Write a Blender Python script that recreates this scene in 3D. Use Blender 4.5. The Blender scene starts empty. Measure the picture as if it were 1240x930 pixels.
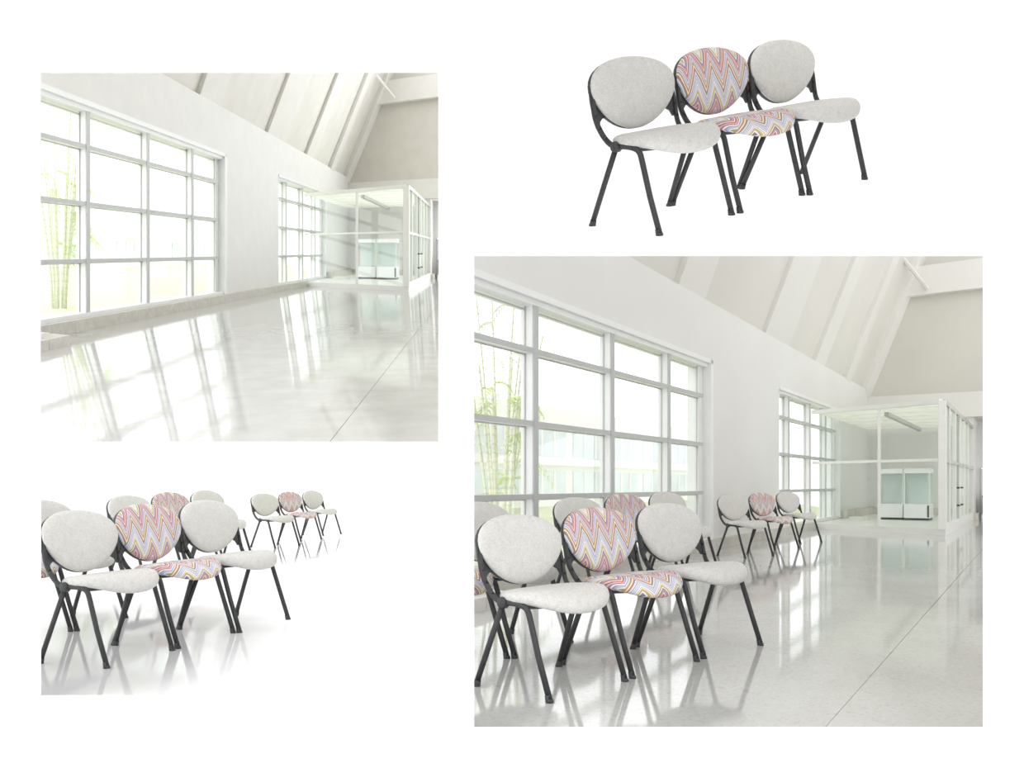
import bpy, bmesh, math, random
from mathutils import Vector, Matrix
PI = math.pi
S = bpy.context.scene
C = S.collection
EYE = 0.9

# ------------------------------------------------------------------ camera, world, exposure
cam = bpy.data.cameras.new('camera'); cam_o = bpy.data.objects.new('camera', cam); C.objects.link(cam_o)
cam.sensor_width = 36.0
cam.lens = 1000.0 / 1240.0 * 36.0
cam.shift_y = 122.0 / 1240.0
cam.clip_start = 0.05; cam.clip_end = 500
cam_o.location = (0, 0, EYE); cam_o.rotation_euler = (PI / 2, 0, 0)
S.camera = cam_o
SKY = 1.85
w = bpy.data.worlds.new('world'); S.world = w; w.use_nodes = True
bgn = w.node_tree.nodes['Background']
bgn.inputs[0].default_value = (0.985, 0.992, 1.0, 1); bgn.inputs[1].default_value = SKY
S.view_settings.view_transform = 'Standard'; S.view_settings.look = 'None'
S.view_settings.gamma = 1.0; S.view_settings.use_curve_mapping = False
S.view_settings.exposure = 0.10
S.cycles.transparent_max_bounces = 32; S.cycles.max_bounces = 14; S.cycles.diffuse_bounces = 6

# ------------------------------------------------------------------ materials
def srgb(r, g, b):
    f = lambda c: (c / 255 / 12.92) if c / 255 <= 0.04045 else ((c / 255 + 0.055) / 1.055) ** 2.4
    return (f(r), f(g), f(b), 1)
class Mat:
    def __init__(s, name):
        s.m = bpy.data.materials.new(name); s.m.use_nodes = True; s.nt = s.m.node_tree
        s.bsdf = s.nt.nodes['Principled BSDF']; s.out = s.nt.nodes['Material Output']
    def n(s, t, **kw):
        x = s.nt.nodes.new(t)
        for k, v in kw.items(): setattr(x, k, v)
        return x
    def l(s, a, b): s.nt.links.new(a, b)
    def math(s, op, a, b=None, c=None):
        x = s.n('ShaderNodeMath', operation=op)
        for i, v in enumerate((a, b, c)):
            if v is None: continue
            if isinstance(v, (int, float)): x.inputs[i].default_value = v
            else: s.l(v, x.inputs[i])
        return x.outputs[0]
def plain(name, col, rough=0.6, spec=0.4, noise=0.04, scale=6.0, bump=0.0, metal=0.0):
    M = Mat(name); b = M.bsdf
    b.inputs['Roughness'].default_value = rough; b.inputs['Specular IOR Level'].default_value = spec; b.inputs['Metallic'].default_value = metal
    tc = M.n('ShaderNodeTexCoord'); nz = M.n('ShaderNodeTexNoise'); nz.inputs['Scale'].default_value = scale; nz.inputs['Detail'].default_value = 5
    M.l(tc.outputs['Object'], nz.inputs['Vector'])
    r = M.n('ShaderNodeValToRGB'); r.color_ramp.elements[0].position = 0.3; r.color_ramp.elements[1].position = 0.7
    r.color_ramp.elements[0].color = tuple(c * (1 - noise) for c in col[:3]) + (1,)
    r.color_ramp.elements[1].color = tuple(min(1, c * (1 + noise * 0.5)) for c in col[:3]) + (1,)
    M.l(nz.outputs['Fac'], r.inputs['Fac']); M.l(r.outputs['Color'], b.inputs['Base Color'])
    if bump:
        bp = M.n('ShaderNodeBump'); bp.inputs['Strength'].default_value = bump; bp.inputs['Distance'].default_value = 0.002
        M.l(nz.outputs['Fac'], bp.inputs['Height']); M.l(bp.outputs['Normal'], b.inputs['Normal'])
    return M.m
def glass_mat(name, tint, refl=0.5):
    M = Mat(name); M.nt.nodes.remove(M.bsdf)
    tr = M.n('ShaderNodeBsdfTransparent'); tr.inputs[0].default_value = tint
    gl = M.n('ShaderNodeBsdfGlossy'); gl.inputs['Roughness'].default_value = 0.02; gl.inputs[0].default_value = (1, 1, 1, 1)
    fr = M.n('ShaderNodeFresnel'); fr.inputs[0].default_value = 1.45
    mx = M.n('ShaderNodeMixShader')
    M.l(M.math('MULTIPLY', fr.outputs[0], refl), mx.inputs[0]); M.l(tr.outputs[0], mx.inputs[1]); M.l(gl.outputs[0], mx.inputs[2])
    M.l(mx.outputs[0], M.out.inputs[0]); return M.m
def terrazzo(name):
    M = Mat(name); b = M.bsdf
    tc = M.n('ShaderNodeTexCoord')
    v1 = M.n('ShaderNodeTexVoronoi'); v1.inputs['Scale'].default_value = 95
    v2 = M.n('ShaderNodeTexVoronoi'); v2.inputs['Scale'].default_value = 42
    nz = M.n('ShaderNodeTexNoise'); nz.inputs['Scale'].default_value = 0.9; nz.inputs['Detail'].default_value = 6
    for x in (v1, v2, nz): M.l(tc.outputs['Object'], x.inputs['Vector'])
    def ramp(src, stops):
        r = M.n('ShaderNodeValToRGB'); cr = r.color_ramp
        while len(cr.elements) < len(stops): cr.elements.new(0.5)
        for e, (p, c) in zip(cr.elements, stops): e.position = p; e.color = c
        M.l(src, r.inputs['Fac']); return r.outputs['Color']
    base = ramp(nz.outputs['Fac'], [(0.3, (0.54, 0.538, 0.53, 1)), (0.7, (0.64, 0.638, 0.632, 1))])
    sp1 = ramp(v1.outputs['Color'], [(0.0, (0.80, 0.785, 0.76, 1)), (0.25, (0.95, 0.945, 0.93, 1)), (0.7, (1, 1, 1, 1)), (1.0, (1.06, 1.05, 1.03, 1))])
    sp2 = ramp(v2.outputs['Color'], [(0.0, (0.88, 0.87, 0.85, 1)), (0.2, (0.97, 0.97, 0.96, 1)), (1.0, (1, 1, 1, 1))])
    def mul(a, c):
        x = M.n('ShaderNodeMix', data_type='RGBA', blend_type='MULTIPLY'); x.inputs['Factor'].default_value = 1
        M.l(a, x.inputs['A']); M.l(c, x.inputs['B']); return x.outputs['Result']
    M.l(mul(mul(base, sp1), sp2), b.inputs['Base Color'])
    rr = M.n('ShaderNodeMapRange'); rr.inputs['To Min'].default_value = 0.03; rr.inputs['To Max'].default_value = 0.10
    M.l(nz.outputs['Fac'], rr.inputs['Value']); M.l(rr.outputs[0], b.inputs['Roughness'])
    b.inputs['IOR'].default_value = 1.85
    n2 = M.n('ShaderNodeTexNoise'); n2.inputs['Scale'].default_value = 1.6; n2.inputs['Detail'].default_value = 2
    M.l(tc.outputs['Object'], n2.inputs['Vector'])
    bp = M.n('ShaderNodeBump'); bp.inputs['Strength'].default_value = 0.035; bp.inputs['Distance'].default_value = 0.02
    M.l(n2.outputs['Fac'], bp.inputs['Height']); M.l(bp.outputs['Normal'], b.inputs['Normal'])
    return M.m
def linen():
    M = Mat('off_white_linen'); b = M.bsdf; b.inputs['Roughness'].default_value = 0.85; b.inputs['Specular IOR Level'].default_value = 0.15
    tc = M.n('ShaderNodeTexCoord')
    fac = []
    for sc in ((420, 60, 60), (60, 60, 420), (25, 25, 25)):
        mp = M.n('ShaderNodeMapping'); mp.inputs['Scale'].default_value = sc
        nz = M.n('ShaderNodeTexNoise'); nz.inputs['Scale'].default_value = 1; nz.inputs['Detail'].default_value = 3
        M.l(tc.outputs['Object'], mp.inputs['Vector']); M.l(mp.outputs[0], nz.inputs['Vector']); fac.append(nz.outputs['Fac'])
    f = M.math('ADD', M.math('MULTIPLY', M.math('ADD', fac[0], fac[1]), 0.43), M.math('MULTIPLY', fac[2], 0.14))
    r = M.n('ShaderNodeValToRGB'); r.color_ramp.elements[0].position = 0.33; r.color_ramp.elements[1].position = 0.68
    r.color_ramp.elements[0].color = (0.52, 0.51, 0.485, 1); r.color_ramp.elements[1].color = (0.77, 0.76, 0.735, 1)
    M.l(f, r.inputs['Fac']); M.l(r.outputs[0], b.inputs['Base Color'])
    bp = M.n('ShaderNodeBump'); bp.inputs['Strength'].default_value = 0.25; bp.inputs['Distance'].default_value = 0.001
    M.l(f, bp.inputs['Height']); M.l(bp.outputs[0], b.inputs['Normal']); return M.m
STRIPES = [(236,234,232),(158,152,184),(188,200,218),(240,238,236),(128,128,150),(168,108,62),(236,224,206),(196,118,64),(168,150,72),(236,232,228),
           (176,190,212),(146,138,178),(240,238,238),(180,100,72),(190,186,208),(180,84,78),(238,230,226),(190,100,90),(196,152,150),(140,128,164),
           (112,92,138),(236,234,236),(172,160,78),(204,186,112),(238,232,222),(186,108,68),(240,238,238),(164,180,206),(234,232,232),(166,160,190)]
def zigzag(name, axis):
    M = Mat(name); b = M.bsdf; b.inputs['Roughness'].default_value = 0.8; b.inputs['Specular IOR Level'].default_value = 0.15
    tc = M.n('ShaderNodeTexCoord'); sep = M.n('ShaderNodeSeparateXYZ'); M.l(tc.outputs['Object'], sep.inputs[0])
    nz = M.n('ShaderNodeTexNoise'); nz.inputs['Scale'].default_value = 7; nz.inputs['Detail'].default_value = 2; M.l(tc.outputs['Object'], nz.inputs['Vector'])
    x = M.math('ADD', sep.outputs[0], M.math('MULTIPLY', M.math('SUBTRACT', nz.outputs['Fac'], 0.5), 0.02))
    q = sep.outputs[2] if axis == 2 else M.math('ADD', sep.outputs[1], M.math('MULTIPLY', sep.outputs[2], 1.3))
    per = 0.136
    ph = M.math('PINGPONG', M.math('ADD', x, 2.0), per / 2)
    amp = 1.9 if axis == 2 else 1.3
    t = M.math('SUBTRACT', M.math('ADD', q, 3.0), M.math('MULTIPLY', ph, amp))
    t = M.math('ADD', t, M.math('MULTIPLY', M.math('SUBTRACT', nz.outputs['Fac'], 0.5), 0.02))
    fr = M.math('FRACT', M.math('MULTIPLY', t, 1 / 0.27))
    r = M.n('ShaderNodeValToRGB'); cr = r.color_ramp; cr.interpolation = 'CONSTANT'
    while len(cr.elements) < len(STRIPES): cr.elements.new(0.99)
    rs_ = random.Random(4)
    for i, c in enumerate(STRIPES): cr.elements[i].position = (i + (rs_.uniform(-0.38, 0.38) if i else 0)) / len(STRIPES); cr.elements[i].color = srgb(*c)
    M.l(fr, r.inputs['Fac'])
    n2 = M.n('ShaderNodeTexNoise'); n2.inputs['Scale'].default_value = 260; M.l(tc.outputs['Object'], n2.inputs['Vector'])
    mx = M.n('ShaderNodeMix', data_type='RGBA', blend_type='MIX'); M.l(M.math('ADD', M.math('MULTIPLY', n2.outputs['Fac'], 0.16), 0.06), mx.inputs['Factor'])
    M.l(r.outputs[0], mx.inputs['A']); mx.inputs['B'].default_value = (0.75, 0.72, 0.72, 1)
    M.l(mx.outputs['Result'], b.inputs['Base Color']); return M.m
def glow_mat(name, strength):
    M = Mat(name); M.nt.nodes.remove(M.bsdf)
    e = M.n('ShaderNodeEmission'); e.inputs[0].default_value = (1, 1, 1, 1); e.inputs[1].default_value = strength
    M.l(e.outputs[0], M.out.inputs[0]); return M.m
def glow_floor_mat():
    # polished grey patches in a white floor with added glow that keeps it shadowless; the patches feather out into the white
    M = Mat('glow_floor'); b = M.bsdf
    tc = M.n('ShaderNodeTexCoord'); sep = M.n('ShaderNodeSeparateXYZ'); M.l(tc.outputs['Object'], sep.inputs[0])
    nz = M.n('ShaderNodeTexNoise'); nz.inputs['Scale'].default_value = 0.8; nz.inputs['Detail'].default_value = 3; M.l(tc.outputs['Object'], nz.inputs['Vector'])
    def blob(cx, cy, rx, ry, soft):
        dx = M.math('DIVIDE', M.math('SUBTRACT', sep.outputs[0], cx), rx); dy = M.math('DIVIDE', M.math('SUBTRACT', sep.outputs[1], cy), ry)
        d = M.math('SQRT', M.math('ADD', M.math('MULTIPLY', dx, dx), M.math('MULTIPLY', dy, dy)))
        d = M.math('ADD', d, M.math('MULTIPLY', M.math('SUBTRACT', nz.outputs['Fac'], 0.5), 0.25))
        mr = M.n('ShaderNodeMapRange', interpolation_type='SMOOTHSTEP'); M.l(d, mr.inputs['Value'])
        mr.inputs['From Min'].default_value = 1.0; mr.inputs['From Max'].default_value = 1.0 - soft
        return mr.outputs[0]
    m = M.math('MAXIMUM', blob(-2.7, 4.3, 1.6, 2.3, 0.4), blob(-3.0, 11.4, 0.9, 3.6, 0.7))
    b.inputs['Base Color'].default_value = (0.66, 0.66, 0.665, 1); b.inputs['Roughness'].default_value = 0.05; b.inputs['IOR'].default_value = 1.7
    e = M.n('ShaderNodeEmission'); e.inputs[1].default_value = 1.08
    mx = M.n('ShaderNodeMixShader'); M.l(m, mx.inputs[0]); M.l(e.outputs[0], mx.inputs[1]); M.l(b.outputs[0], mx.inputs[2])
    M.l(mx.outputs[0], M.out.inputs[0]); return M.m
def translucent(name, col):
    M = Mat(name); M.bsdf.inputs['Base Color'].default_value = col; M.bsdf.inputs['Roughness'].default_value = 0.6
    nz = M.n('ShaderNodeTexNoise'); nz.inputs['Scale'].default_value = 3; tc = M.n('ShaderNodeTexCoord'); M.l(tc.outputs['Object'], nz.inputs['Vector'])
    t = M.n('ShaderNodeBsdfTranslucent'); t.inputs[0].default_value = col
    mx = M.n('ShaderNodeMixShader'); M.l(M.math('ADD', M.math('MULTIPLY', nz.outputs['Fac'], 0.2), 0.75), mx.inputs[0]); M.l(M.bsdf.outputs[0], mx.inputs[1]); M.l(t.outputs[0], mx.inputs[2])
    M.l(mx.outputs[0], M.out.inputs[0]); return M.m
M_ = {
 'page': plain('white_board', (0.93, 0.93, 0.93), 0.9, 0.1, 0.0),
 'wall': plain('white_wall_paint', (0.76, 0.755, 0.74), 0.75, 0.2, 0.03, 0.7),
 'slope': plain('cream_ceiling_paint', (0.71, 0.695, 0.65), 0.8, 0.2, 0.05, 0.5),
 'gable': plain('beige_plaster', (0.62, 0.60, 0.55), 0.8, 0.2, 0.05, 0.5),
 'rib': plain('pale_rib_paint', (0.745, 0.733, 0.70), 0.8, 0.2, 0.03, 0.6),
 'frame': plain('white_window_enamel', (0.82, 0.825, 0.82), 0.35, 0.4, 0.02),
 'cap': plain('shaded_enamel_cap', (0.50, 0.51, 0.505), 0.4, 0.4, 0.03),  # room-side shade of the white window frames, painted as grey
 'curb': plain('grey_stone_kerb', (0.62, 0.60, 0.55), 0.55, 0.3, 0.12, 3.0),
 'slab': plain('pale_stone', (0.68, 0.66, 0.62), 0.6, 0.3, 0.1, 5.0),
 'joint': plain('dark_joint', (0.42, 0.41, 0.39), 0.8, 0.1, 0.1),
 'floor': terrazzo('polished_terrazzo'),
 'glass': glass_mat('clear_glass', (0.99, 0.997, 0.995, 1), 0.12),
 'boothglass': glass_mat('pale_green_glass', (0.98, 0.995, 0.988, 1), 0.10),
 'alu': plain('pale_aluminium', (0.80, 0.80, 0.77), 0.35, 0.5, 0.03),
 'alushade': plain('satin_steel', (0.50, 0.50, 0.48), 0.3, 0.5, 0.05, metal=0.3),
 'sheet': translucent('ribbed_roof_sheet', (0.95, 0.955, 0.91, 1)),
 'case': plain('white_laminate', (0.82, 0.83, 0.835), 0.3, 0.4, 0.02),
 'darkgrille': plain('dark_grille', (0.10, 0.10, 0.11), 0.6, 0.3, 0.1),
 'handle': plain('brushed_handle', (0.35, 0.35, 0.34), 0.3, 0.5, 0.05, metal=0.6),
 'charcoal': plain('charcoal_powder_coat', (0.038, 0.039, 0.04), 0.45, 0.45, 0.1, 30.0),
 'plastic': plain('dark_grey_plastic', (0.047, 0.05, 0.052), 0.5, 0.4, 0.08, 20.0),
 'linen': linen(), 'zig_back': zigzag('zigzag_fabric_back', 2), 'zig_seat': zigzag('zigzag_fabric_seat', 1),
 'table': glow_mat('glow_white', 1.06), 'studio': glow_floor_mat(),
 'grass': plain('glare_pale_grass', (0.70, 0.76, 0.50), 0.9, 0.1, 0.12, 2.0),  # outdoor overexposure put into the colour, paler than real grass
 'stem': plain('pale_palm_stem', (0.66, 0.68, 0.48), 0.8, 0.2, 0.15, 12.0),  # palm stem and leaf colours lightened to stand in for glare
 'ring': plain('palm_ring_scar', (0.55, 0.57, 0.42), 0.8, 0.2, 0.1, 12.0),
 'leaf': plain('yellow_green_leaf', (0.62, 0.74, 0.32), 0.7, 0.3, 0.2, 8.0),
 'leafpale': plain('glare_pale_leaf', (0.84, 0.86, 0.76), 0.8, 0.2, 0.1, 8.0),  # washed-out daylight painted into the far leaves
 'bwall': plain('white_facade', (0.93, 0.93, 0.92), 0.9, 0.1, 0.0),  # facade and its glass lightened in colour for overexposed daylight
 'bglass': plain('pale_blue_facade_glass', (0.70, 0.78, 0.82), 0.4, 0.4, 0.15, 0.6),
 'darkdoor': plain('dark_brown_leaf', (0.11, 0.09, 0.08), 0.6, 0.3, 0.1),
}

# ------------------------------------------------------------------ mesh helpers
class MB:
    def __init__(s): s.v = []; s.f = []
    def poly(s, pts):
        i = len(s.v); s.v += [tuple(p) for p in pts]; s.f.append(tuple(range(i, i + len(pts)))); return s
    def hexa(s, c):                      # 8 corners: bottom ring then top ring
        i = len(s.v); s.v += [tuple(p) for p in c]
        s.f += [tuple(i + k for k in q) for q in ((3,2,1,0),(4,5,6,7),(0,1,5,4),(1,2,6,5),(2,3,7,6),(3,0,4,7))]; return s
    def box(s, a0, a1, b0, b1, c0, c1, R=None):
        c = [(a0,b0,c0),(a1,b0,c0),(a1,b1,c0),(a0,b1,c0),(a0,b0,c1),(a1,b0,c1),(a1,b1,c1),(a0,b1,c1)]
        return s.hexa([R(*p) for p in c] if R else c)
    def prism(s, plan, c0, c1, R=None):
        g = R if R else (lambda *p: p)
        n = len(plan); i = len(s.v)
        s.v += [tuple(g(p[0], p[1], c0)) for p in plan] + [tuple(g(p[0], p[1], c1)) for p in plan]
        s.f += [tuple(i + k for k in range(n))[::-1], tuple(i + n + k for k in range(n))]
        s.f += [(i + k, i + (k + 1) % n, i + n + (k + 1) % n, i + n + k) for k in range(n)]; return s
    def tube(s, pts, rad, seg=8, cap=True, flat=1.0):
        pts = [Vector(p) for p in pts]; n = len(pts); i0 = len(s.v)
        rad = rad if isinstance(rad, (list, tuple)) else [rad] * n
        ref = None
        for k, p in enumerate(pts):
            d = (pts[min(k + 1, n - 1)] - pts[max(k - 1, 0)]).normalized()
            if ref is None:
                ref = Vector((1, 0, 0)) if abs(d.x) < 0.8 else Vector((0, 0, 1))
            a = (ref - d * ref.dot(d)).normalized(); b = d.cross(a); ref = a
            for j in range(seg):
                t = 2 * PI * j / seg; s.v.append(tuple(p + a * (math.cos(t) * rad[k] * flat) + b * (math.sin(t) * rad[k])))
        for k in range(n - 1):
            for j in range(seg):
                j2 = (j + 1) % seg
                s.f.append((i0 + k * seg + j, i0 + k * seg + j2, i0 + (k + 1) * seg + j2, i0 + (k + 1) * seg + j))
        if cap:
            s.f.append(tuple(i0 + j for j in range(seg))[::-1]); s.f.append(tuple(i0 + (n - 1) * seg + j for j in range(seg)))
        return s
    def mesh(s, name, smooth=False, off=(0, 0, 0)):
        me = bpy.data.meshes.new(name)
        me.from_pydata([(p[0] - off[0], p[1] - off[1], p[2] - off[2]) for p in s.v], [], s.f)
        bm = bmesh.new(); bm.from_mesh(me); bmesh.ops.recalc_face_normals(bm, faces=bm.faces); bm.to_mesh(me); bm.free()
        if smooth:
            for p in me.polygons: p.use_smooth = True
        return me
def link(name, me, mat, parent=None):
    o = bpy.data.objects.new(name, me); C.objects.link(o)
    if me is not None and mat is not None and not me.materials: me.materials.append(M_[mat])
    if parent is not None: o.parent = parent
    return o
def tag(o, label=None, cat=None, group=None, kind=None):
    for k, v in (('label', label), ('category', cat), ('group', group), ('kind', kind)):
        if v: o[k] = v
    return o
def thing(name, loc, label, cat, group=None, kind=None):
    o = bpy.data.objects.new(name, None); o.empty_display_size = 0.2; C.objects.link(o); o.location = loc
    return tag(o, label, cat, group, kind)
ORG = {}
def part(name, mb, mat, parent, smooth=False):
    # parent chain carries only translations: geometry is given in world space
    off = ORG.get(parent.name, tuple(parent.location)) if parent is not None else (0, 0, 0)
    o = link(name, mb.mesh(name, smooth, off), mat, parent)
    ORG[o.name] = off
    return o

# ------------------------------------------------------------------ the white board with four openings
D = 2.8
def bx(x): return (x - 620) / 1000 * D
def bz(y): return EYE + (587 - y) / 1000 * D
HOLES = [(48, 87, 531, 535), (698, 40, 1068, 300), (574, 309.5, 1191.5, 881), (48.5, 578, 432, 842.5)]
xs = sorted({-700, 1940} | {h[0] for h in HOLES} | {h[2] for h in HOLES}); ys = sorted({-600, 980} | {h[1] for h in HOLES} | {h[3] for h in HOLES})
mb = MB(); TH = 0.006
solid = lambda i, j: 0 <= i < len(xs) - 1 and 0 <= j < len(ys) - 1 and not any(h[0] <= xs[i] < h[2] and h[1] <= ys[j] < h[3] for h in HOLES)
for i in range(len(xs) - 1):
    for j in range(len(ys) - 1):
        if not solid(i, j): continue
        a0, a1, c0, c1 = bx(xs[i]), bx(xs[i + 1]), bz(ys[j + 1]), bz(ys[j])
        mb.poly([(a0, D, c0), (a1, D, c0), (a1, D, c1), (a0, D, c1)]); mb.poly([(a0, D + TH, c0), (a0, D + TH, c1), (a1, D + TH, c1), (a1, D + TH, c0)])
        if not solid(i - 1, j): mb.poly([(a0, D, c0), (a0, D, c1), (a0, D + TH, c1), (a0, D + TH, c0)])
        if not solid(i + 1, j): mb.poly([(a1, D, c0), (a1, D + TH, c0), (a1, D + TH, c1), (a1, D, c1)])
        if not solid(i, j + 1): mb.poly([(a0, D, c0), (a0, D + TH, c0), (a1, D + TH, c0), (a1, D, c0)])
        if not solid(i, j - 1): mb.poly([(a0, D, c1), (a1, D, c1), (a1, D + TH, c1), (a0, D + TH, c1)])
me = mb.mesh('wall_front'); bm = bmesh.new(); bm.from_mesh(me); bmesh.ops.remove_doubles(bm, verts=bm.verts, dist=1e-5); bmesh.ops.recalc_face_normals(bm, faces=bm.faces); bm.to_mesh(me); bm.free()
tag(link('wall_front', me, 'page'), 'plain white board with rectangular openings framing the scenes', kind='structure')

# ------------------------------------------------------------------ halls
AL = math.atan(0.635); sa, ca = math.sin(AL), math.cos(AL)
def frame(U, V, k=1.0):
    return lambda u, v, h: (k * (u * U[0] + v * V[0]), k * (u * U[1] + v * V[1]), EYE + k * (h - EYE + u * U[2] + v * V[2]))
LEVEL = frame((sa, ca, 0), (ca, -sa, 0))                                        # level hall with a square plan
RAMP = frame((sa - 0.6845 * ca, ca / 0.783, 0.3606 * ca), (ca + 0.6845 * sa, -sa / 0.783, -0.3606 * sa), 4.3)   # raked hall with a skewed plan
VW = -3.87                                                                      # inner face of the window wall
WTOP = 3.47; UEND = 24.2
def slope_v(h): return VW - 0.10 + 0.385 * (h - WTOP)

def build_hall(R, u0, VR, where, no, floor_plan, lawn_left):
    RB = R; level = R is LEVEL
    # the near end of the window wall is cut on a splay
    R = (lambda u, v, h: RB(u + 1.08 * max(0.0, VW - v) if abs(u - u0) < 1e-6 else u, v, h)) if level else RB
    sc = 1.0 if level else 4.3
    K = lambda label: label + ' ' + where
    # floor slabs on a dark bed: the gap between slabs is the long joint
    bed = tag(link('floor', MB().prism(floor_plan[0], -0.06, -0.03).mesh('floor') if level else MB().prism(floor_plan[0], -0.06, -0.03, R).mesh('floor'), 'joint'), K('polished pale terrazzo floor of the hall'), kind='structure')
    for pl in floor_plan[1:]:
        link('floor_slab', MB().prism(pl, -0.03, 0.0, None if level else R).mesh('floor_slab'), 'floor', bed)
    # window wall: solid pieces around the two windows
    wl = MB()
    W1 = (u0, 11.36); W2 = (14.97, 20.35); VB = VW - 0.30
    wl.box(u0, UEND + 0.3, VB, VW, 2.63, WTOP, R); wl.box(W1[1], W2[0], VB, VW, 0.0, 2.63, R); wl.box(W2[1], UEND + 0.3, VB, VW, 0.0, 2.63, R)
    wl.box(u0, W1[1], VB, VW, -0.1, 0.13, R); wl.box(W2[0], W2[1], VB, VW, -0.1, 0.13, R)
    tag(link('wall_left', wl.mesh('wall_left'), 'wall'), K('white window wall along the left of the hall'), kind='structure')
    # stone kerb along its foot, in lengths
    kb = thing('baseboard_left', R(9.0, -3.8, 0), K('grey stone kerb along the foot of the window wall'), None, kind='structure')
    us = [u0, 6.1, 8.8, 11.5, 14.4, 17.45]
    for a, b in zip(us, us[1:]):
        part('kerb_stone', MB().box(a, b - 0.006, VW, -3.785, 0.0, 0.138, R), 'curb', kb)
    # windows
    def window(nn, ua, ub, mulls, label, left_frame):
        wn = thing('window_%d' % nn, R((ua + ub) / 2, VW, 0.13), K(label), None, kind='structure')
        vg = VW - 0.13
        f = MB().box(ua, ub, VW - 0.26, VW - 0.02, 2.55, 2.63, R); part('head_frame', f, 'frame', wn)
        part('head_trim', MB().box(ua, ub + 0.0, VW - 0.03, VW + 0.02, 2.60, 2.66, R), 'frame', wn)
        part('sill_frame', MB().box(ua, ub, VW - 0.26, VW - 0.01, 0.13, 0.185, R), 'frame', wn)
        part('jamb_frame', MB().box(ub - 0.27, ub, VW - 0.26, VW - 0.10, 0.13, 2.63, R), 'frame', wn)
        part('jamb_trim', MB().box(ub - 0.10, ub + 0.02, VW - 0.10, VW + 0.02, 0.13, 2.66, R), 'frame', wn)
        if left_frame: part('jamb_frame', MB().box(ua, ua + 0.10, VW - 0.26, VW - 0.02, 0.13, 2.63, R), 'frame', wn)
        for mu in mulls:
            mo = part('mullion', MB().box(mu - 0.045, mu + 0.045, VW - 0.17, VW - 0.045, 0.185, 2.55, R), 'frame', wn)
            part('cap', MB().box(mu - 0.045, mu + 0.045, VW - 0.045, VW - 0.03, 0.185, 2.55, R), 'cap', mo)  # strips on mullions and rails carry the painted room-side shade
        edges = [ua] + list(mulls) + [ub - 0.27]
        hs = [0.185, 0.79, 1.463, 2.135, 2.55]
        for r, hh in enumerate(hs[1:-1]):
            for a, b in zip(edges, edges[1:]):
                ro = part('rail', MB().box(a + (0.045 if a in mulls else 0), b - (0.045 if b in mulls else 0), VW - 0.165, VW - 0.047, hh - 0.024, hh + 0.024, R), 'frame', wn)
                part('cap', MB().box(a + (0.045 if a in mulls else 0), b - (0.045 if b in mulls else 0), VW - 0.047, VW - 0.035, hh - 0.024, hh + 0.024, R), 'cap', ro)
        for a, b in zip(edges, edges[1:]):
            for ha, hb in zip(hs, hs[1:]):
                lo = ha + (0.024 if ha > 0.2 else 0); hi = hb - (0.024 if hb < 2.5 else 0)
                part('pane', MB().box(a + (0.045 if a in mulls else 0), b - (0.045 if b in mulls else 0), vg - 0.006, vg, lo, hi, R), 'glass', wn)
        # gaskets: thin dark lines around the glass
        for a, b in zip(edges, edges[1:]):
            g = MB(); bb = b - (0.045 if b in mulls else 0); aa = a + (0.045 if a in mulls else 0)
            g.box(bb - 0.012, bb, vg, vg + 0.012, 0.185, 2.55, R)
            for hh in hs[1:]: g.box(aa, bb, vg, vg + 0.012, hh - 0.036, hh - 0.020, R)
            part('gasket', g, 'alushade', wn)
    window(no, W1[0], W1[1], [m for m in (3.28, 4.92, 6.56, 8.2, 9.85) if m > u0 + 0.2], 'large near white gridded window', False)
    window(no + 1, W2[0], W2[1], [15.82, 17.52, 19.0], 'smaller far white gridded window by the booth', True)
    # sloping ceiling over the window wall with its ribs
    h1 = 8.2
    sl = MB().hexa([R(u0, slope_v(WTOP), WTOP - 0.02), R(UEND, slope_v(WTOP), WTOP - 0.02), R(UEND, slope_v(WTOP) - 0.2, WTOP - 0.02), R(u0, slope_v(WTOP) - 0.2, WTOP - 0.02),
                    R(u0, slope_v(h1), h1), R(UEND, slope_v(h1), h1), R(UEND, slope_v(h1) - 0.2, h1), R(u0, slope_v(h1) - 0.2, h1)])
    ce = tag(link('ceiling', sl.mesh('ceiling'), 'slope'), K('cream sloping ceiling rising from the window wall'), kind='structure')
    for (ua, ub, ta, tb, d) in ((10.1, 11.1, 10.15, 11.0, 0.08), (14.15, 15.75, 14.2, 15.6, 0.07), (17.85, 18.75, 18.0, 18.6, 0.08), (21.05, 21.7, 21.1, 21.6, 0.10)):
        e = slope_v(WTOP) - 0.06
        rb = MB().hexa([R(ua, e, WTOP - 0.04), R(ub, e, WTOP - 0.04), R(ub, e + d + 0.06, WTOP - 0.04), R(ua, e + d + 0.06, WTOP - 0.04),
                        R(ta, slope_v(h1) - 0.1, h1), R(tb, slope_v(h1) - 0.1, h1), R(tb, slope_v(h1) + d, h1), R(ta, slope_v(h1) + d, h1)])
        link('ceiling_rib', rb.mesh('ceiling_rib'), 'rib', ce)
    rf = MB().box(u0, 10.0 if level else 17.0, slope_v(h1) - 0.2, 4.6, h1, h1 + 0.1, R).box(1.0, u0, -1.2, 4.6, h1, h1 + 0.1, RB); link('shade_roof', rf.mesh('shade_roof'), 'slope', ce)  # unseen roof piece, added and cut short to set the hall's brightness
    tag(link('shade_wall_right', MB().box(2.0 if level else -1.0, 8.5 if level else 20.0, 4.6, 4.8, 0.0, h1, RB).mesh('shade_wall_right'), 'wall'), K('unseen white wall added to shade the hall'), kind='structure')  # unseen wall, added and sized to hold back light from the right
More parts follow.
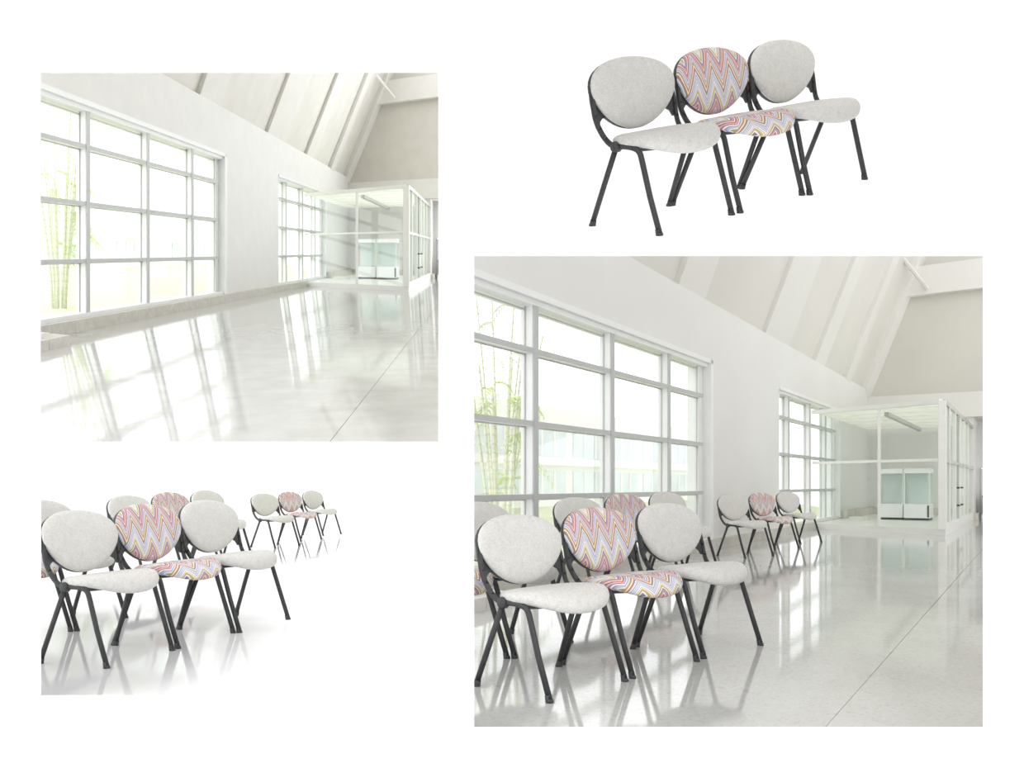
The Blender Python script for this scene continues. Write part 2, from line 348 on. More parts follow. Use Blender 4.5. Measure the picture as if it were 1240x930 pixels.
    # gable end: plaster panel, collar beam, fascia band
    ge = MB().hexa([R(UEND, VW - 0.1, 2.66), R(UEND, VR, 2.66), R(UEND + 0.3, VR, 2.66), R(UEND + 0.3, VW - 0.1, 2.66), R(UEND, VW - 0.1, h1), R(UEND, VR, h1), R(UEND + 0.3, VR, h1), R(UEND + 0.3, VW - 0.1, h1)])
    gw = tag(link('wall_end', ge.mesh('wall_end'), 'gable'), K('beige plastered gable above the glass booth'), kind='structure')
    link('collar_beam', MB().hexa([R(UEND - 0.25, slope_v(5.86) - 0.1, 5.86), R(UEND - 0.25, VR, 5.9), R(UEND, VR, 5.9), R(UEND, slope_v(5.86) - 0.1, 5.86),
                                   R(UEND - 0.25, slope_v(6.6) - 0.1, 6.62), R(UEND - 0.25, VR, 6.64), R(UEND, VR, 6.64), R(UEND, slope_v(6.6) - 0.1, 6.62)]).mesh('collar_beam'), 'rib', gw)
    link('fascia', MB().box(UEND - 0.12, UEND, VW, VR, 2.64, 3.28, R).mesh('fascia'), 'rib', gw)
    hp = MB().hexa([R(UEND - 0.45, slope_v(3.3), 3.28), R(UEND, slope_v(3.3), 3.28), R(UEND, slope_v(3.3) + 0.22, 3.28), R(UEND - 0.45, slope_v(3.3) + 0.12, 3.28),
                    R(UEND - 0.45, slope_v(h1), h1), R(UEND, slope_v(h1), h1), R(UEND, slope_v(h1) + 0.22, h1), R(UEND - 0.45, slope_v(h1) + 0.12, h1)])
    link('corner_rib', hp.mesh('corner_rib'), 'rib', gw)
    br = MB().tube([R(UEND - 1.6, slope_v(6.4), 6.6), R(UEND - 0.3, slope_v(6.4) + 0.45, 6.0)], 0.05 * sc, 6)
    link('brace', br.mesh('brace'), 'rib', gw)
    # recessed end wall under the fascia with a door
    UE2 = 25.6
    lo = MB().box(UEND, UE2, VW, -1.36, 0.0, 2.66, R); lo.box(UE2, UE2 + 0.2, -1.36, -1.28, 0.0, 2.66, R); lo.box(UE2, UE2 + 0.2, -1.28, VR, 1.35, 2.66, R)
    if level: lo.box(UE2, UE2 + 0.2, 0.1, VR, 0.0, 1.35, R)
    tag(link('wall_end_lower', lo.mesh('wall_end_lower'), 'wall'), K('white end wall behind the glass booth'), kind='structure')
    link('soffit', MB().box(UEND, UE2, -1.36, VR, 2.62, 2.68, R).mesh('soffit'), 'gable', bpy.data.objects[gw.name])
    bb = thing('baseboard_end', R(UEND, -2.6, 0.11), K('grey stone kerb at the foot of the end wall'), None, kind='structure')
    part('kerb_stone', MB().box(20.4, UEND - 0.01, VW, VW + 0.16, 0.11, 0.30, R), 'curb', bb); part('kerb_stone', MB().box(UEND - 0.16, UEND, VW + 0.16, -1.42, 0.11, 0.30, R), 'curb', bb)
    part('kerb_stone', MB().box(UEND - 0.02, UE2 - 0.05, -1.36, -1.28, 0.0, 0.16, R), 'curb', bb)
    dr = thing('door_%d' % ((no + 1) // 2), R(UE2, -0.6, 0), K('pale door in the far end wall at the right edge'), None, kind='structure')
    part('door_frame', MB().box(UE2 - 0.03, UE2 + 0.1, -1.28, -1.255, 0, 1.35, R), 'alushade', dr)
    part('door_leaf', MB().box(UE2 + 0.05, UE2 + 0.09, -1.255, 0.1 if level else VR, 0.0, 1.33, R), 'case', dr)
    bn = thing('waste_bin', R(25.3, -1.1, 0), K('dark waste bin on a white foot by the far door'), 'bin', 'bins by the far doors')
    part('foot', MB().box(25.05, 25.45, -1.22, -0.96, 0.0, 0.12, R), 'case', bn); part('body', MB().box(25.1, 25.4, -1.20, -0.98, 0.12, 0.56, R), 'darkdoor', bn); part('lid', MB().box(25.08, 25.42, -1.21, -0.97, 0.56, 0.61, R), 'darkgrille', bn)
    # glass booth
    P00 = (17.55, VW + 0.02); P10 = (16.44, -1.36); UR = 22.9; PB = 0.11; HT = 2.40
    gb = thing('glass_booth', R(19.0, -2.6, 0), K('white framed glass booth standing at the far end'), 'glass booth', 'glass booths at the hall ends')
    part('plinth', MB().prism([P00, P10, (UEND - 0.02, -1.36), (UEND - 0.02, VW + 0.02)], 0.0, PB, R), 'alu', gb)
    def along(t): return (P00[0] + (P10[0] - P00[0]) * t, P00[1] + (P10[1] - P00[1]) * t)
    def bar(name, a, b, h0, h1_, wd, mat='alu', par=None):
        d = Vector((b[0] - a[0], b[1] - a[1])).normalized(); nrm = Vector((-d.y, d.x)) * wd / 2
        return part(name, MB().prism([(a[0] + nrm.x, a[1] + nrm.y), (b[0] + nrm.x, b[1] + nrm.y), (b[0] - nrm.x, b[1] - nrm.y), (a[0] - nrm.x, a[1] - nrm.y)], h0, h1_, R), mat, par or gb)
    def post(p, wd, h0=PB, h1_=HT, mat='alu'): part('post', MB().box(p[0] - wd / 2, p[0] + wd / 2, p[1] - wd / 2, p[1] + wd / 2, h0, h1_, R), mat, gb)
    post((P10[0] + 0.06, P10[1] - 0.05), 0.12); post(along(0.535), 0.05)
    bar('top_rail', along(0), along(0.97), HT - 0.06, HT + 0.02, 0.10); bar('middle_rail', along(0), along(0.97), 1.32, 1.37, 0.05)
    for t0, t1 in ((0.0, 0.525), (0.545, 0.96)):
        for h0, hx in ((PB, 1.32), (1.37, HT - 0.06)): bar('pane', along(t0), along(t1), h0, hx, 0.012, 'boothglass')
    vs = -1.36
    part('top_rail', MB().box(16.56, UEND - 0.02, vs - 0.05, vs, HT - 0.06, HT + 0.02, R), 'alushade', gb)
    part('middle_rail', MB().box(16.56, UEND - 0.02, vs - 0.05, vs, 1.30, 1.36, R), 'alushade', gb)
    part('bottom_rail', MB().box(16.56, UEND - 0.02, vs - 0.05, vs, PB, 0.20, R), 'alu', gb)
    sp = [17.4, 18.75, 19.45, 20.05, 21.2, 22.35]
    for uu in sp: part('post', MB().box(uu - 0.04, uu + 0.04, vs - 0.06, vs + 0.005, 0.20, HT - 0.06, R), 'alu' if uu != 19.45 else 'alushade', gb)
    ed = [16.56] + sp + [UEND - 0.05]
    for a, b in zip(ed, ed[1:]):
        for h0, hx in ((0.20, 1.30), (1.36, HT - 0.06)): part('pane', MB().box(a + 0.04, b - 0.04, vs - 0.03, vs - 0.018, h0, hx, R), 'boothglass', gb)
    for uu in (19.0, 19.9):
        hd = part('door_handle', MB().tube([R(uu, vs + 0.05, 0.46), R(uu, vs + 0.05, 0.86)], 0.012 * sc, 8), 'alu', gb, True)
        for hh in (0.48, 0.84): part('handle_boss', MB().tube([R(uu, vs - 0.01, hh), R(uu, vs + 0.055, hh)], 0.018 * sc, 8), 'darkgrille', hd, True)
    # ribbed roof sheet over the booth
    rs = part('roof_beam', MB().box(18.3, UEND - 0.2, -2.62, -2.54, HT - 0.10, HT - 0.02, R), 'alushade', gb)
    nrib = 14
    for k in range(nrib):
        a = 16.6 + k * (UEND - 16.7) / nrib; b = a + (UEND - 16.7) / nrib
        def vmin(u): return VW + 0.03
        def vmax_front(u):    # the front edge of the booth cuts the first sheets
            t = (P00[0] - u) / (P00[0] - P10[0]); return VW + 0.03 if t <= 0 else P00[1] + (P10[1] - P00[1]) * t
        va, vb_ = vmax_front(a), vmax_front(b)
        part('roof_sheet', MB().prism([(a, va), (b - 0.06, vmax_front(b - 0.06)), (b - 0.06, -1.40), (a, -1.40)], HT - 0.02 + 0.012 * (k % 2), HT + 0.015 + 0.012 * (k % 2), R), 'sheet', gb)
    # display cases inside
    for q, (v0, side) in enumerate(((-3.05, 'left'), (-2.50, 'right'))):
        uc, dv, du = 20.35 - 0.1 * q, 0.52, 0.75
        cs = thing('display_case', R(uc + du / 2, v0 + dv / 2, PB), ('left' if q == 0 else 'right') + ' white based glass display case in the booth ' + where, 'display case', 'display cases in the glass booths')
        cb = part('base', MB().box(uc, uc + du, v0, v0 + dv, PB + 0.05, 0.47, R), 'case', cs)
        part('toe_kick', MB().box(uc + 0.04, uc + du, v0 + 0.02, v0 + dv - 0.02, PB, PB + 0.05, R), 'darkgrille', cs)
        if q: part('grille', MB().box(uc - 0.006, uc, v0 + dv - 0.05, v0 + dv - 0.015, PB + 0.07, 0.44, R), 'darkgrille', cb)
        part('header', MB().box(uc, uc + du, v0, v0 + dv, 1.155, 1.26, R), 'case', cs)
        for (pu, pv) in ((uc, v0), (uc, v0 + dv - 0.02), (uc + du - 0.02, v0), (uc + du - 0.02, v0 + dv - 0.02)):
            part('post', MB().box(pu, pu + 0.02, pv, pv + 0.02, 0.47, 1.155, R), 'alu', cs)
        for hh in (0.70, 0.92): part('shelf', MB().box(uc + 0.03, uc + du - 0.03, v0 + 0.03, v0 + dv - 0.03, hh, hh + 0.012, R), 'boothglass', cs)
        part('pane', MB().box(uc + 0.004, uc + 0.012, v0 + 0.02, v0 + dv - 0.02, 0.47, 1.155, R), 'boothglass', cs)
        part('pane', MB().box(uc + 0.02, uc + du - 0.02, v0 + 0.004, v0 + 0.012, 0.47, 1.155, R), 'boothglass', cs); part('pane', MB().box(uc + 0.02, uc + du - 0.02, v0 + dv - 0.012, v0 + dv - 0.004, 0.47, 1.155, R), 'boothglass', cs)
        part('back_panel', MB().box(uc + du - 0.012, uc + du - 0.004, v0 + 0.02, v0 + dv - 0.02, 0.47, 1.155, R), 'case', cs)
    # low stone block lying inside the booth
    st = thing('stone_block', R(19.6, -3.3, PB), K('pale stone block lying inside the glass booth'), 'stone block', 'stone blocks in the glass booths')
    part('block', MB().hexa([R(19.3, -3.5, PB), R(19.3, -3.15, PB), R(20.0, -3.15, PB), R(20.0, -3.5, PB), R(19.33, -3.48, 0.20), R(19.33, -3.17, 0.20), R(19.97, -3.17, 0.19), R(19.97, -3.48, 0.19)]), 'slab', st)
    # two loose slabs by the kerb
    sb = MB().box(max(u0 - 0.3, 3.6), 4.895, -3.74, -3.33, 0.0, 0.095, R)
    a = thing('stone_slab', R(4.95, -3.5, 0), K('pale stone slabs laid beside the window kerb'), 'stone slab', 'loose stone slabs by the windows')
    part('slab', MB().box(4.905, 5.26, -3.72, -3.33, 0.0, 0.095, R), 'slab', a)
    part('slab', MB().box(4.45 if not level else 4.7, 4.898, -3.72, -3.33, 0.0, 0.095, R), 'slab', a)
    b = tag(link('stone_tile', MB().hexa([R(4.5 if not level else 4.75, -3.68, 0.095), R(5.10, -3.66, 0.095), R(5.08, -3.40, 0.095), R(4.5 if not level else 4.75, -3.42, 0.095),
              R(4.5 if not level else 4.75, -3.66, 0.135), R(5.06, -3.64, 0.135), R(5.05, -3.43, 0.135), R(4.5 if not level else 4.75, -3.44, 0.135)]).mesh('stone_tile'), 'slab'), K('thin pale tile lying on top of the stone slabs'), 'stone tile', 'tiles on the stone slabs')
    # garden outside
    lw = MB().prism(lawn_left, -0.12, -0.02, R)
    tag(link('ground', lw.mesh('ground'), 'grass'), K('lawn outside the windows, bleached pale for glare'), kind='structure')
    rnd = random.Random(11)
    def palm(uu, vv, n, hgt, spread, leafmat, label, nfr):
        base = Vector(R(uu, vv, -0.02)); t = thing('palm_clump', base, K(label), 'palm', 'palm clumps outside the windows')
        for k in range(n):
            an = 2 * PI * k / n + rnd.uniform(-.4, .4); r0 = 0.10; r1 = spread * rnd.uniform(.5, 1.0); hh = hgt * rnd.uniform(.75, 1.05)
            pts = []
            for q in range(7):
                f = q / 6; rr = r0 + (r1 - r0) * f ** 1.3
                pts.append(R(uu + math.cos(an) * rr, vv + math.sin(an) * rr, -0.02 + hh * f))
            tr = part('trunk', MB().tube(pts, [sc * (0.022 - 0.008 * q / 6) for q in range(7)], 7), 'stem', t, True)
            rg = MB()
            for q in range(int(hh / 0.11)):
                f = (q + 1) * 0.11 / hh
                if f > 0.97: break
                s_ = f * 6; i = min(5, int(s_)); p = Vector(pts[i]).lerp(Vector(pts[i + 1]), s_ - i); d = (Vector(pts[i + 1]) - Vector(pts[i])).normalized()
                rg.tube([p - d * 0.012 * sc, p + d * 0.012 * sc], sc * (0.0245 - 0.008 * f), 7)
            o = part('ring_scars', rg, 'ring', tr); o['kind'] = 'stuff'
        for k in range(nfr):
            an = rnd.uniform(0, 2 * PI); rr = spread * rnd.uniform(.2, 1.0); hb = hgt * rnd.uniform(.35, .9)
            st_ = Vector(R(uu + math.cos(an) * rr, vv + math.sin(an) * rr, hb)); a2 = an + rnd.uniform(-1, 1); L = sc * rnd.uniform(.35, .6)
            fm = MB(); prev = None; ctr = []
            for q in range(9):
                f = q / 8; ctr.append(st_ + Vector((math.cos(a2) * L * f * .8, math.sin(a2) * L * f * .8, L * (.55 * f - .95 * f * f))))
            fm.tube(ctr, [sc * (0.008 - .0008 * q) for q in range(9)], 4)
            for q in range(1, 9):
                d = (ctr[q] - ctr[q - 1]).normalized(); sd = d.cross(Vector((0, 0, 1))).normalized()
                for sgn in (-1, 1):
                    p = ctr[q]; ll = L * .38 * (1 - .6 * abs(q / 8 - .45)); tip = p + (sd * sgn * .75 + d * .6 + Vector((0, 0, -.35))) * ll; wv = d * 0.018 * sc
                    mid = p.lerp(tip, .45) + Vector((0, 0, .03 * sc))
                    fm.poly([p - wv * .4, mid - wv, tip, mid + wv, p + wv * .4])
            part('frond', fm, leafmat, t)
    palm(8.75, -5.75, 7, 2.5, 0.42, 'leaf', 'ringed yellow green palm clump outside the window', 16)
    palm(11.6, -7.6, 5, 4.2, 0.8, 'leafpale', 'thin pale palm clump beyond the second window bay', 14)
    # far building
    fb = thing('far_building', R(34, -20, 0), K('low white building with pale blue window strips'), 'building', 'white buildings outside the windows')
    B0, B1 = 24.0, 60.0; BV = -17.5
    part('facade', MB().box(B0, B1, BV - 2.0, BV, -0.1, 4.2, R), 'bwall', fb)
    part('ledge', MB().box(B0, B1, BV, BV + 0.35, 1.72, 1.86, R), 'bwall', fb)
    for k in range(9):
        a = B0 + 0.8 + k * 3.9
        for (h0, hx) in ((0.35, 1.5), (2.1, 3.3)):
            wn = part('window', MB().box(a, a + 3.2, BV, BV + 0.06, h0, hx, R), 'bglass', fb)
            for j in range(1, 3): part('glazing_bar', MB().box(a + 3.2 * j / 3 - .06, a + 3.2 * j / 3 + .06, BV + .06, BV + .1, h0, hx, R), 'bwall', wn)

ray = lambda px, y: ((px - 620) / 1000 * y, y)
def to_uv(x, y): return (x * sa + y * ca, x * ca - y * sa)
# level hall (large opening): floor plans in world metres, split along the joint at v = -0.6
def uvw(u, v): p = LEVEL(u, v, 0); return (p[0], p[1])
jA, jB = uvw(2.87, -0.6), uvw(27, -0.6)
level_floor = [[ray(444, 2.86), (2.6, 2.86), (9.0, 5.0), uvw(27, 2.4), uvw(27, -4.1), uvw(5.2, -4.1), ray(444, 4.75)],
               [ray(444, 2.86), (jA[0] - 0.001, 2.86), (jB[0] - 0.004, jB[1] + 0.002), uvw(27, -4.0), uvw(5.2, -4.0), ray(444, 4.75)],
               [(jA[0] + 0.001, 2.86), (2.6, 2.86), (9.0, 5.0), uvw(27, 2.4), (jB[0] + 0.004, jB[1] - 0.002)]]
build_hall(LEVEL, 5.2, 2.2, 'in the large picture', 1, level_floor,
           [(5.2, VW - 0.3), (27, VW - 0.3), (60, -17), (60, -19), to_uv(*ray(470, 34)), to_uv(*ray(470, 9))])
def ramp_uv(px, py):          # floor point of the raked hall under a sight line
    x3 = 574 + (px - 48) / 0.783; y3 = 309 + (py - 87) / 0.783; t = EYE / ((y3 - 587) / 1000); return to_uv((x3 - 620) / 1000 * t, t)
nl, nr = ramp_uv(-60, 543), ramp_uv(551, 543); fr_ = ramp_uv(551, 330)
jt = nl[0] + (nr[0] - nl[0]) * (-0.6 - nl[1]) / (nr[1] - nl[1])
ramp_floor = [[nl, nr, fr_, (27, fr_[1]), (27, -4.0), (nl[0] + 1.5, -4.0)], [nl, (jt, -0.6012), (27, -0.6012), (27, -4.0), (nl[0] + 1.5, -4.0)], [(jt, -0.5988), nr, fr_, (24, -0.5988)]]
build_hall(RAMP, 3.0, -0.82, 'in the empty hall picture', 3, ramp_floor, [(3.0, VW - 0.3), (27, VW - 0.3), (60, -17), (60, -19), (16, -19), (3.0, -9)])

# white partition between the halls, above chair height
pa, pb = ray(550, D + 0.01), ray(547, 6.35)
tag(link('wall_partition', MB().prism([pa, pb, (pb[0] - 0.02, pb[1]), (pa[0] - 0.02, pa[1])], 1.02, 4.6).mesh('wall_partition'), 'page'), 'white partition wall between the two halls', kind='structure')

# ------------------------------------------------------------------ chairs
FW, FD = 0.2685, 0.424
def egg(th, A, B):
    c, s_ = math.cos(th), math.sin(th); e = 2 / 2.05
    x = A * math.copysign(abs(c) ** e, c); z = B * math.copysign(abs(s_) ** e, s_)
    return x * (1 + 0.19 * s_ - 0.02 * s_ * s_), z
def dome(A, B, prof, seg, outline, post):
    """closed pad: rings from the front centre over the rim to the back centre; prof = [(scale, depth)]"""
    m = MB(); n = len(prof)
    for k, (sc, dp) in enumerate(prof):
        for j in range(seg):
            x, z = outline(2 * PI * j / seg, A, B); m.v.append(post(x * sc, z * sc, dp, sc))
    for k in range(n - 1):
        for j in range(seg):
            j2 = (j + 1) % seg; m.f.append((k * seg + j, k * seg + j2, (k + 1) * seg + j2, (k + 1) * seg + j))
    m.f.append(tuple(range(seg))[::-1]); m.f.append(tuple((n - 1) * seg + j for j in range(seg))); return m
TI = 0.25; BY, BZ = 0.402, 0.618
def back_post(x, z, dp, sc):
    y = -dp - 0.35 * x * x + 0.018
    return (x, BY + z * math.sin(TI) + y * math.cos(TI), BZ + z * math.cos(TI) - y * math.sin(TI))
def seat_outline(th, A, B):
    c, s_ = math.cos(th), math.sin(th); e = 2 / 2.3
    x = A * math.copysign(abs(c) ** e, c); y = B * math.copysign(abs(s_) ** e, s_)
    return x * (1 - 0.10 * (s_ * 0.5 + 0.5)), y                     # a little narrower at the rear (+y)
SY, SZ = 0.205, 0.440
def seat_post(x, y, dp, sc):
    f = -y / 0.215                                                   # 1 at the front edge, -1 at the rear
    z = 0.018 * f - 0.055 * max(0, f - 0.30) ** 2 / 0.49 + 0.02 * (x / 0.288) ** 2 * (0.3 - f * 0.3)
    if dp < 0: dp *= 0.55 + 0.45 * (0.5 + 0.5 * f)
    return (x, SY + y, SZ + z + dp)
def rot2(t): return t
ME = {}
prof_pad = [(0.02, 0.030), (0.35, 0.029), (0.62, 0.025), (0.82, 0.017), (0.93, 0.009), (0.985, -0.002), (1.0, -0.012), (0.975, -0.022), (0.6, -0.022), (0.02, -0.022)]
ME['backrest'] = dome(0.279, 0.171, prof_pad, 40, egg, back_post).mesh('backrest', True)
prof_shell = [(0.05, -0.024), (0.8, -0.024), (0.97, -0.020), (0.985, -0.015), (0.99, -0.030), (0.97, -0.042), (0.8, -0.046), (0.05, -0.046)]
ME['back_shell'] = dome(0.279, 0.171, prof_shell, 40, egg, back_post).mesh('back_shell', True)
prof_seat = [(0.02, 0.006), (0.4, 0.006), (0.7, 0.007), (0.86, 0.004), (0.94, -0.003), (0.985, -0.016), (1.0, -0.032), (0.985, -0.052), (0.93, -0.066), (0.6, -0.072), (0.02, -0.072)]
ME['seat'] = dome(0.288, 0.213, prof_seat, 40, seat_outline, seat_post).mesh('seat', True)
prof_pan = [(0.05, -0.055), (0.9, -0.055), (0.93, -0.062), (0.85, -0.078), (0.05, -0.080)]
ME['seat_pan'] = dome(0.270, 0.19, prof_pan, 32, seat_outline, lambda x, y, dp, sc: (x, SY + 0.015 + y, SZ + 0.018 * (-y / 0.215) + dp * (0.7 if y > 0 else 0.95))).mesh('seat_pan', True)
def smooth_path(P, n=5):
    P = [Vector(p) for p in P]; out = [P[0]]
    for i in range(1, len(P) - 1):
        a = P[i].lerp(P[i - 1], 0.5 if i > 1 else 0.5); b = P[i].lerp(P[i + 1], 0.5)
        for k in range(n + 1):
            t = k / n; out.append(a * (1 - t) ** 2 + P[i] * 2 * t * (1 - t) + b * t * t)
    out.append(P[-1]); return out
for sgn, nm in ((-1, 'a'), (1, 'b')):
    x = sgn * 0.263; xr = sgn * 0.284; xi = sgn * 0.258
    leg = [(x, 0.0, 0.012), (x, 0.062, 0.18), (xi, 0.112, 0.325), (xi, 0.131, 0.383), (xi, 0.185, 0.398), (xi, 0.275, 0.396)]
    pts = [Vector(leg[0]), Vector(leg[1]), Vector(leg[2])] + smooth_path([leg[2], leg[3], leg[4], leg[5]])[1:]
    ME['front_leg' + nm] = MB().tube(pts, 0.0145, 10, flat=0.9).mesh('leg', True)
    ME['rear_leg' + nm] = MB().tube([(xr, FD, 0.012), (xr - 0.013 * sgn, FD - 0.071, 0.20), (xi, 0.282, 0.385)], 0.0145, 10, flat=0.9).mesh('leg', True)
    for yy, k in ((0.0, 'front_foot'), (FD, 'rear_foot')):
        xf = x if yy == 0 else xr; ME[k + nm] = MB().tube([(xf, yy, 0.0), (xf, yy, 0.005), (xf, yy + (0.004 if yy == 0 else -0.004), 0.012), (xf, yy + (0.008 if yy == 0 else -0.008), 0.03)], [0.0185, 0.0185, 0.016, 0.0155], 10).mesh('foot', True)
    ME['knob' + nm] = MB().tube([(xi - 0.016 * sgn, 0.278, 0.393), (xi - 0.012 * sgn, 0.278, 0.393), (xi + 0.016 * sgn, 0.278, 0.393), (xi + 0.022 * sgn, 0.278, 0.393)], [0.022, 0.027, 0.026, 0.018], 12).mesh('pivot_knob', True)
    up = [(xi, 0.278, 0.393), (xi, 0.322, 0.402), (xi * 1.02, 0.362, 0.440), (xi * 1.07, 0.390, 0.500), (xi * 1.08, 0.405, 0.560), (xi * 1.03, 0.420, 0.630)]
    ME['upright' + nm] = MB().tube(smooth_path(up), 0.0145, 10, flat=0.75).mesh('upright', True)
    # gusset: curved triangular web between the upright and the shell
    g = MB(); th = 0.006
    A_ = lambda xx, zz, oy: back_post(sgn * xx, (zz - BZ) / math.cos(TI), -0.030 + oy, 1)
    inner = [(0.258, 0.480), (0.246, 0.507), (0.226, 0.520), (0.200, 0.523), (0.170, 0.512)]
    outer = [(0.276, 0.480), (0.282, 0.52), (0.286, 0.56), (0.286, 0.60), (0.279, 0.65)]
    for (p, q), (r_, s_) in zip(zip(inner, inner[1:]), zip(outer, outer[1:])):
        fr_ = [A_(*p, th), A_(*r_, th), A_(*s_, th), A_(*q, th)]; bk = [A_(*p, -th), A_(*r_, -th), A_(*s_, -th), A_(*q, -th)]
        g.hexa(bk + fr_)
    ME['gusset' + nm] = g.mesh('gusset')
MATS = {'back_shell': 'plastic', 'seat_pan': 'plastic'}
for k, me in ME.items():
    if k in ('backrest', 'seat'): continue
    me.materials.append(M_[MATS.get(k, 'plastic' if k[:4] in ('guss', 'knob') or 'foot' in k else 'charcoal')])
PADS = {}
for kind, mb_, ms in (('white', 'linen', 'linen'), ('zig', 'zig_back', 'zig_seat')):
    for nm, mt in (('backrest', mb_), ('seat', ms)):
        m = ME[nm].copy(); m.materials.append(M_[mt]); PADS[kind, nm] = m
def make_chair(mat, kind, label, group):
    r = bpy.data.objects.new('stacking_chair', None); r.empty_display_size = 0.1; C.objects.link(r); r.matrix_world = mat
    tag(r, label, 'chair', group)
    def add(name, me, par=r):
        o = bpy.data.objects.new(name, me); C.objects.link(o); o.parent = par; return o
    add('seat', PADS[kind, 'seat']); add('backrest', PADS[kind, 'backrest']); add('seat_pan', ME['seat_pan'])
    sh = add('back_shell', ME['back_shell'])
    for nm in 'ab':
        fl = add('leg', ME['front_leg' + nm]); rl = add('leg', ME['rear_leg' + nm])
        add('foot', ME['front_foot' + nm], fl); add('foot', ME['rear_foot' + nm], rl)
        add('pivot_knob', ME['knob' + nm]); u_ = add('upright', ME['upright' + nm]); add('gusset', ME['gusset' + nm], u_)
    return r
KIND = ['white', 'zig', 'white']
POSE = {
('P3A',0): (0.336, 3.598, 0.7941, 0.981, 0.990, 0.979), ('P3A',1): (0.751, 4.026, 0.7666, 1.005, 0.997, 1.006), ('P3A',2): (1.193, 4.455, 0.7224, 1.014, 1.012, 1.024),
('P3B',1): (-0.174, 4.069, 0.9711, 0.992, 1.017, 1.015), ('P3B',2): (0.174, 4.497, 0.9259, 1.014, 1.039, 1.034),
('P3C',0): (0.834, 6.479, 0.7436, 1.013, 1.010, 1.027), ('P3C',1): (1.339, 7.298, 0.7389, 1.017, 1.018, 1.052), ('P3C',2): (1.880, 8.129, 0.7208, 1.020, 1.028, 1.068),
('P3D',0): (3.071, 10.259, 0.5918, 0.995, 0.990, 0.997), ('P3D',1): (3.831, 11.510, 0.6079, 1.000, 0.996, 1.013), ('P3D',2): (4.625, 12.769, 0.6110, 1.002, 1.002, 1.022),
('P4A',0): (-1.916, 4.266, 1.2516, 0.866, 0.950, 0.985), ('P4A',1): (-1.764, 4.774, 1.2755, 0.942, 0.968, 1.012), ('P4A',2): (-1.577, 5.270, 1.2499, 0.980, 1.007, 1.031),
('P4B',1): (-2.736, 4.831, 1.4506, 0.904, 0.908, 1.014), ('P4B',2): (-2.645, 5.335, 1.4320, 0.950, 0.956, 1.032),
('P4C',0): (-3.222, 7.690, 1.2711, 0.980, 0.977, 1.034), ('P4C',1): (-3.215, 8.641, 1.2765, 1.002, 1.001, 1.062), ('P4C',2): (-3.178, 9.605, 1.2647, 1.015, 1.024, 1.080),
('P4D',0): (-3.245, 11.929, 1.1392, 0.993, 0.989, 1.000), ('P4D',1): (-3.245, 13.353, 1.1565, 1.001, 0.999, 1.018), ('P4D',2): (-3.218, 14.785, 1.1593, 1.005, 1.008, 1.028)}
PLACE = {'P3': 'in the large picture', 'P4': 'on the lower-left white floor'}
WHICH = {'A': ['nearest off-white chair, left of the front row', 'zigzag patterned chair amid the front row', 'off-white chair, right of the front row'],
         'B': [None, 'zigzag chair seat cut off by the left edge', 'off-white chair cut off by the left edge'],
         'C': ['off-white chair, left of the second row', 'zigzag patterned chair amid the second row', 'off-white chair, right of the second row'],
         'D': ['off-white chair, left of the small far row', 'zigzag patterned chair amid the small far row', 'off-white chair, right of the small far row']}
for (k, i), (X, Y, a, sx, sy, sz) in POSE.items():
    m = Matrix.Translation((X, Y, 0)) @ Matrix.Rotation(a, 4, 'Z') @ Matrix.Diagonal((sx, sy, sz, 1))
    make_chair(m, KIND[i], WHICH[k[2]][i] + ' ' + PLACE[k[:2]], 'chairs ' + PLACE[k[:2]])
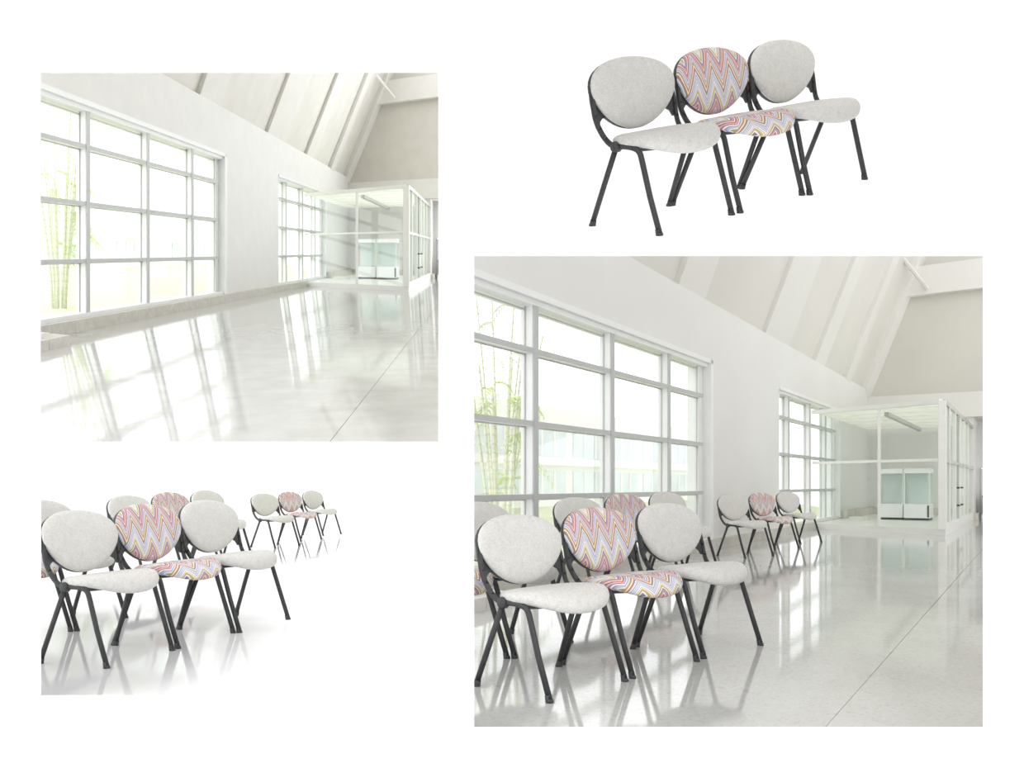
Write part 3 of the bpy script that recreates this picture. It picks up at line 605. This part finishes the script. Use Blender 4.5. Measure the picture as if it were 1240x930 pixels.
# trio on the glowing sheet (top right)
px, py, DD, szz = 0.5001, -0.0812, 0.8731, 0.9431
BM = Matrix.Rotation(py, 4, 'Y') @ Matrix.Rotation(px, 4, 'X')
for i, (X, Y, a) in enumerate(((0.9856, 4.0419, 0.6421), (1.4585, 4.3903, 0.6446), (1.919, 4.6965, 0.6362))):
    m = Matrix.Translation((0, 0, EYE)) @ BM @ Matrix.Translation((X, Y, -DD)) @ Matrix.Rotation(a, 4, 'Z') @ Matrix.Diagonal((1, 1, szz, 1))
    make_chair(m, KIND[i], ['off-white chair, left of the upper right trio on plain white', 'zigzag patterned chair amid the upper right trio on plain white', 'off-white chair, right of the upper right trio on plain white'][i], 'chair trio on plain white')
# added sloping sheet with upswept back, glowing so its white shows no shadows
nrm = BM.to_3x3() @ Vector((0, 0, 1)); c0 = Vector((0, 0, EYE)) + BM.to_3x3() @ Vector((1.4, 4.3, -DD))
def hit(pxx, pyy):
    d = Vector(((pxx - 620) / 1000, 1, (587 - pyy) / 1000)); e = Vector((0, 0, EYE)); t = (c0 - e).dot(nrm) / d.dot(nrm); return e + d * t
eA, eB = hit(660, 305), hit(1100, 305)
lt = MB(); back = (BM.to_3x3() @ Vector((0, 1, 0))).normalized()
rows = []
for t_, lift in ((0.0, 0), (1.2, 0), (1.7, 0.03), (2.0, 0.14), (2.2, 0.4), (2.3, 0.9), (2.34, 1.7)):
    rows.append([eA + (back * t_) + Vector((-0.34 * (t_ > 0), 0, lift)), eB + (back * t_) + Vector((0.1 + 1.8 * (t_ > 0), 0, lift))])
for (a, b), (c, d) in zip(rows, rows[1:]): lt.poly([a, b, d, c])
for (a, b), (c, d) in zip(rows, rows[1:]):
    o = Vector((0, 0.004, -0.010)); lt.poly([a + o, c + o, d + o, b + o])
lo_ = thing('glow_ground', (c0.x, c0.y, c0.z), 'glowing white sheet added under the chair trio at upper right', 'light table')
part('glow_sheet', lt, 'table', lo_, True)

# ------------------------------------------------------------------ glowing white floor (lower left)
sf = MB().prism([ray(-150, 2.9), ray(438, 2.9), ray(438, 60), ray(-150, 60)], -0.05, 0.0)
tag(link('glow_floor', sf.mesh('glow_floor'), 'studio'), 'white floor with added glow and polished grey patches under the chairs at lower left', kind='structure')
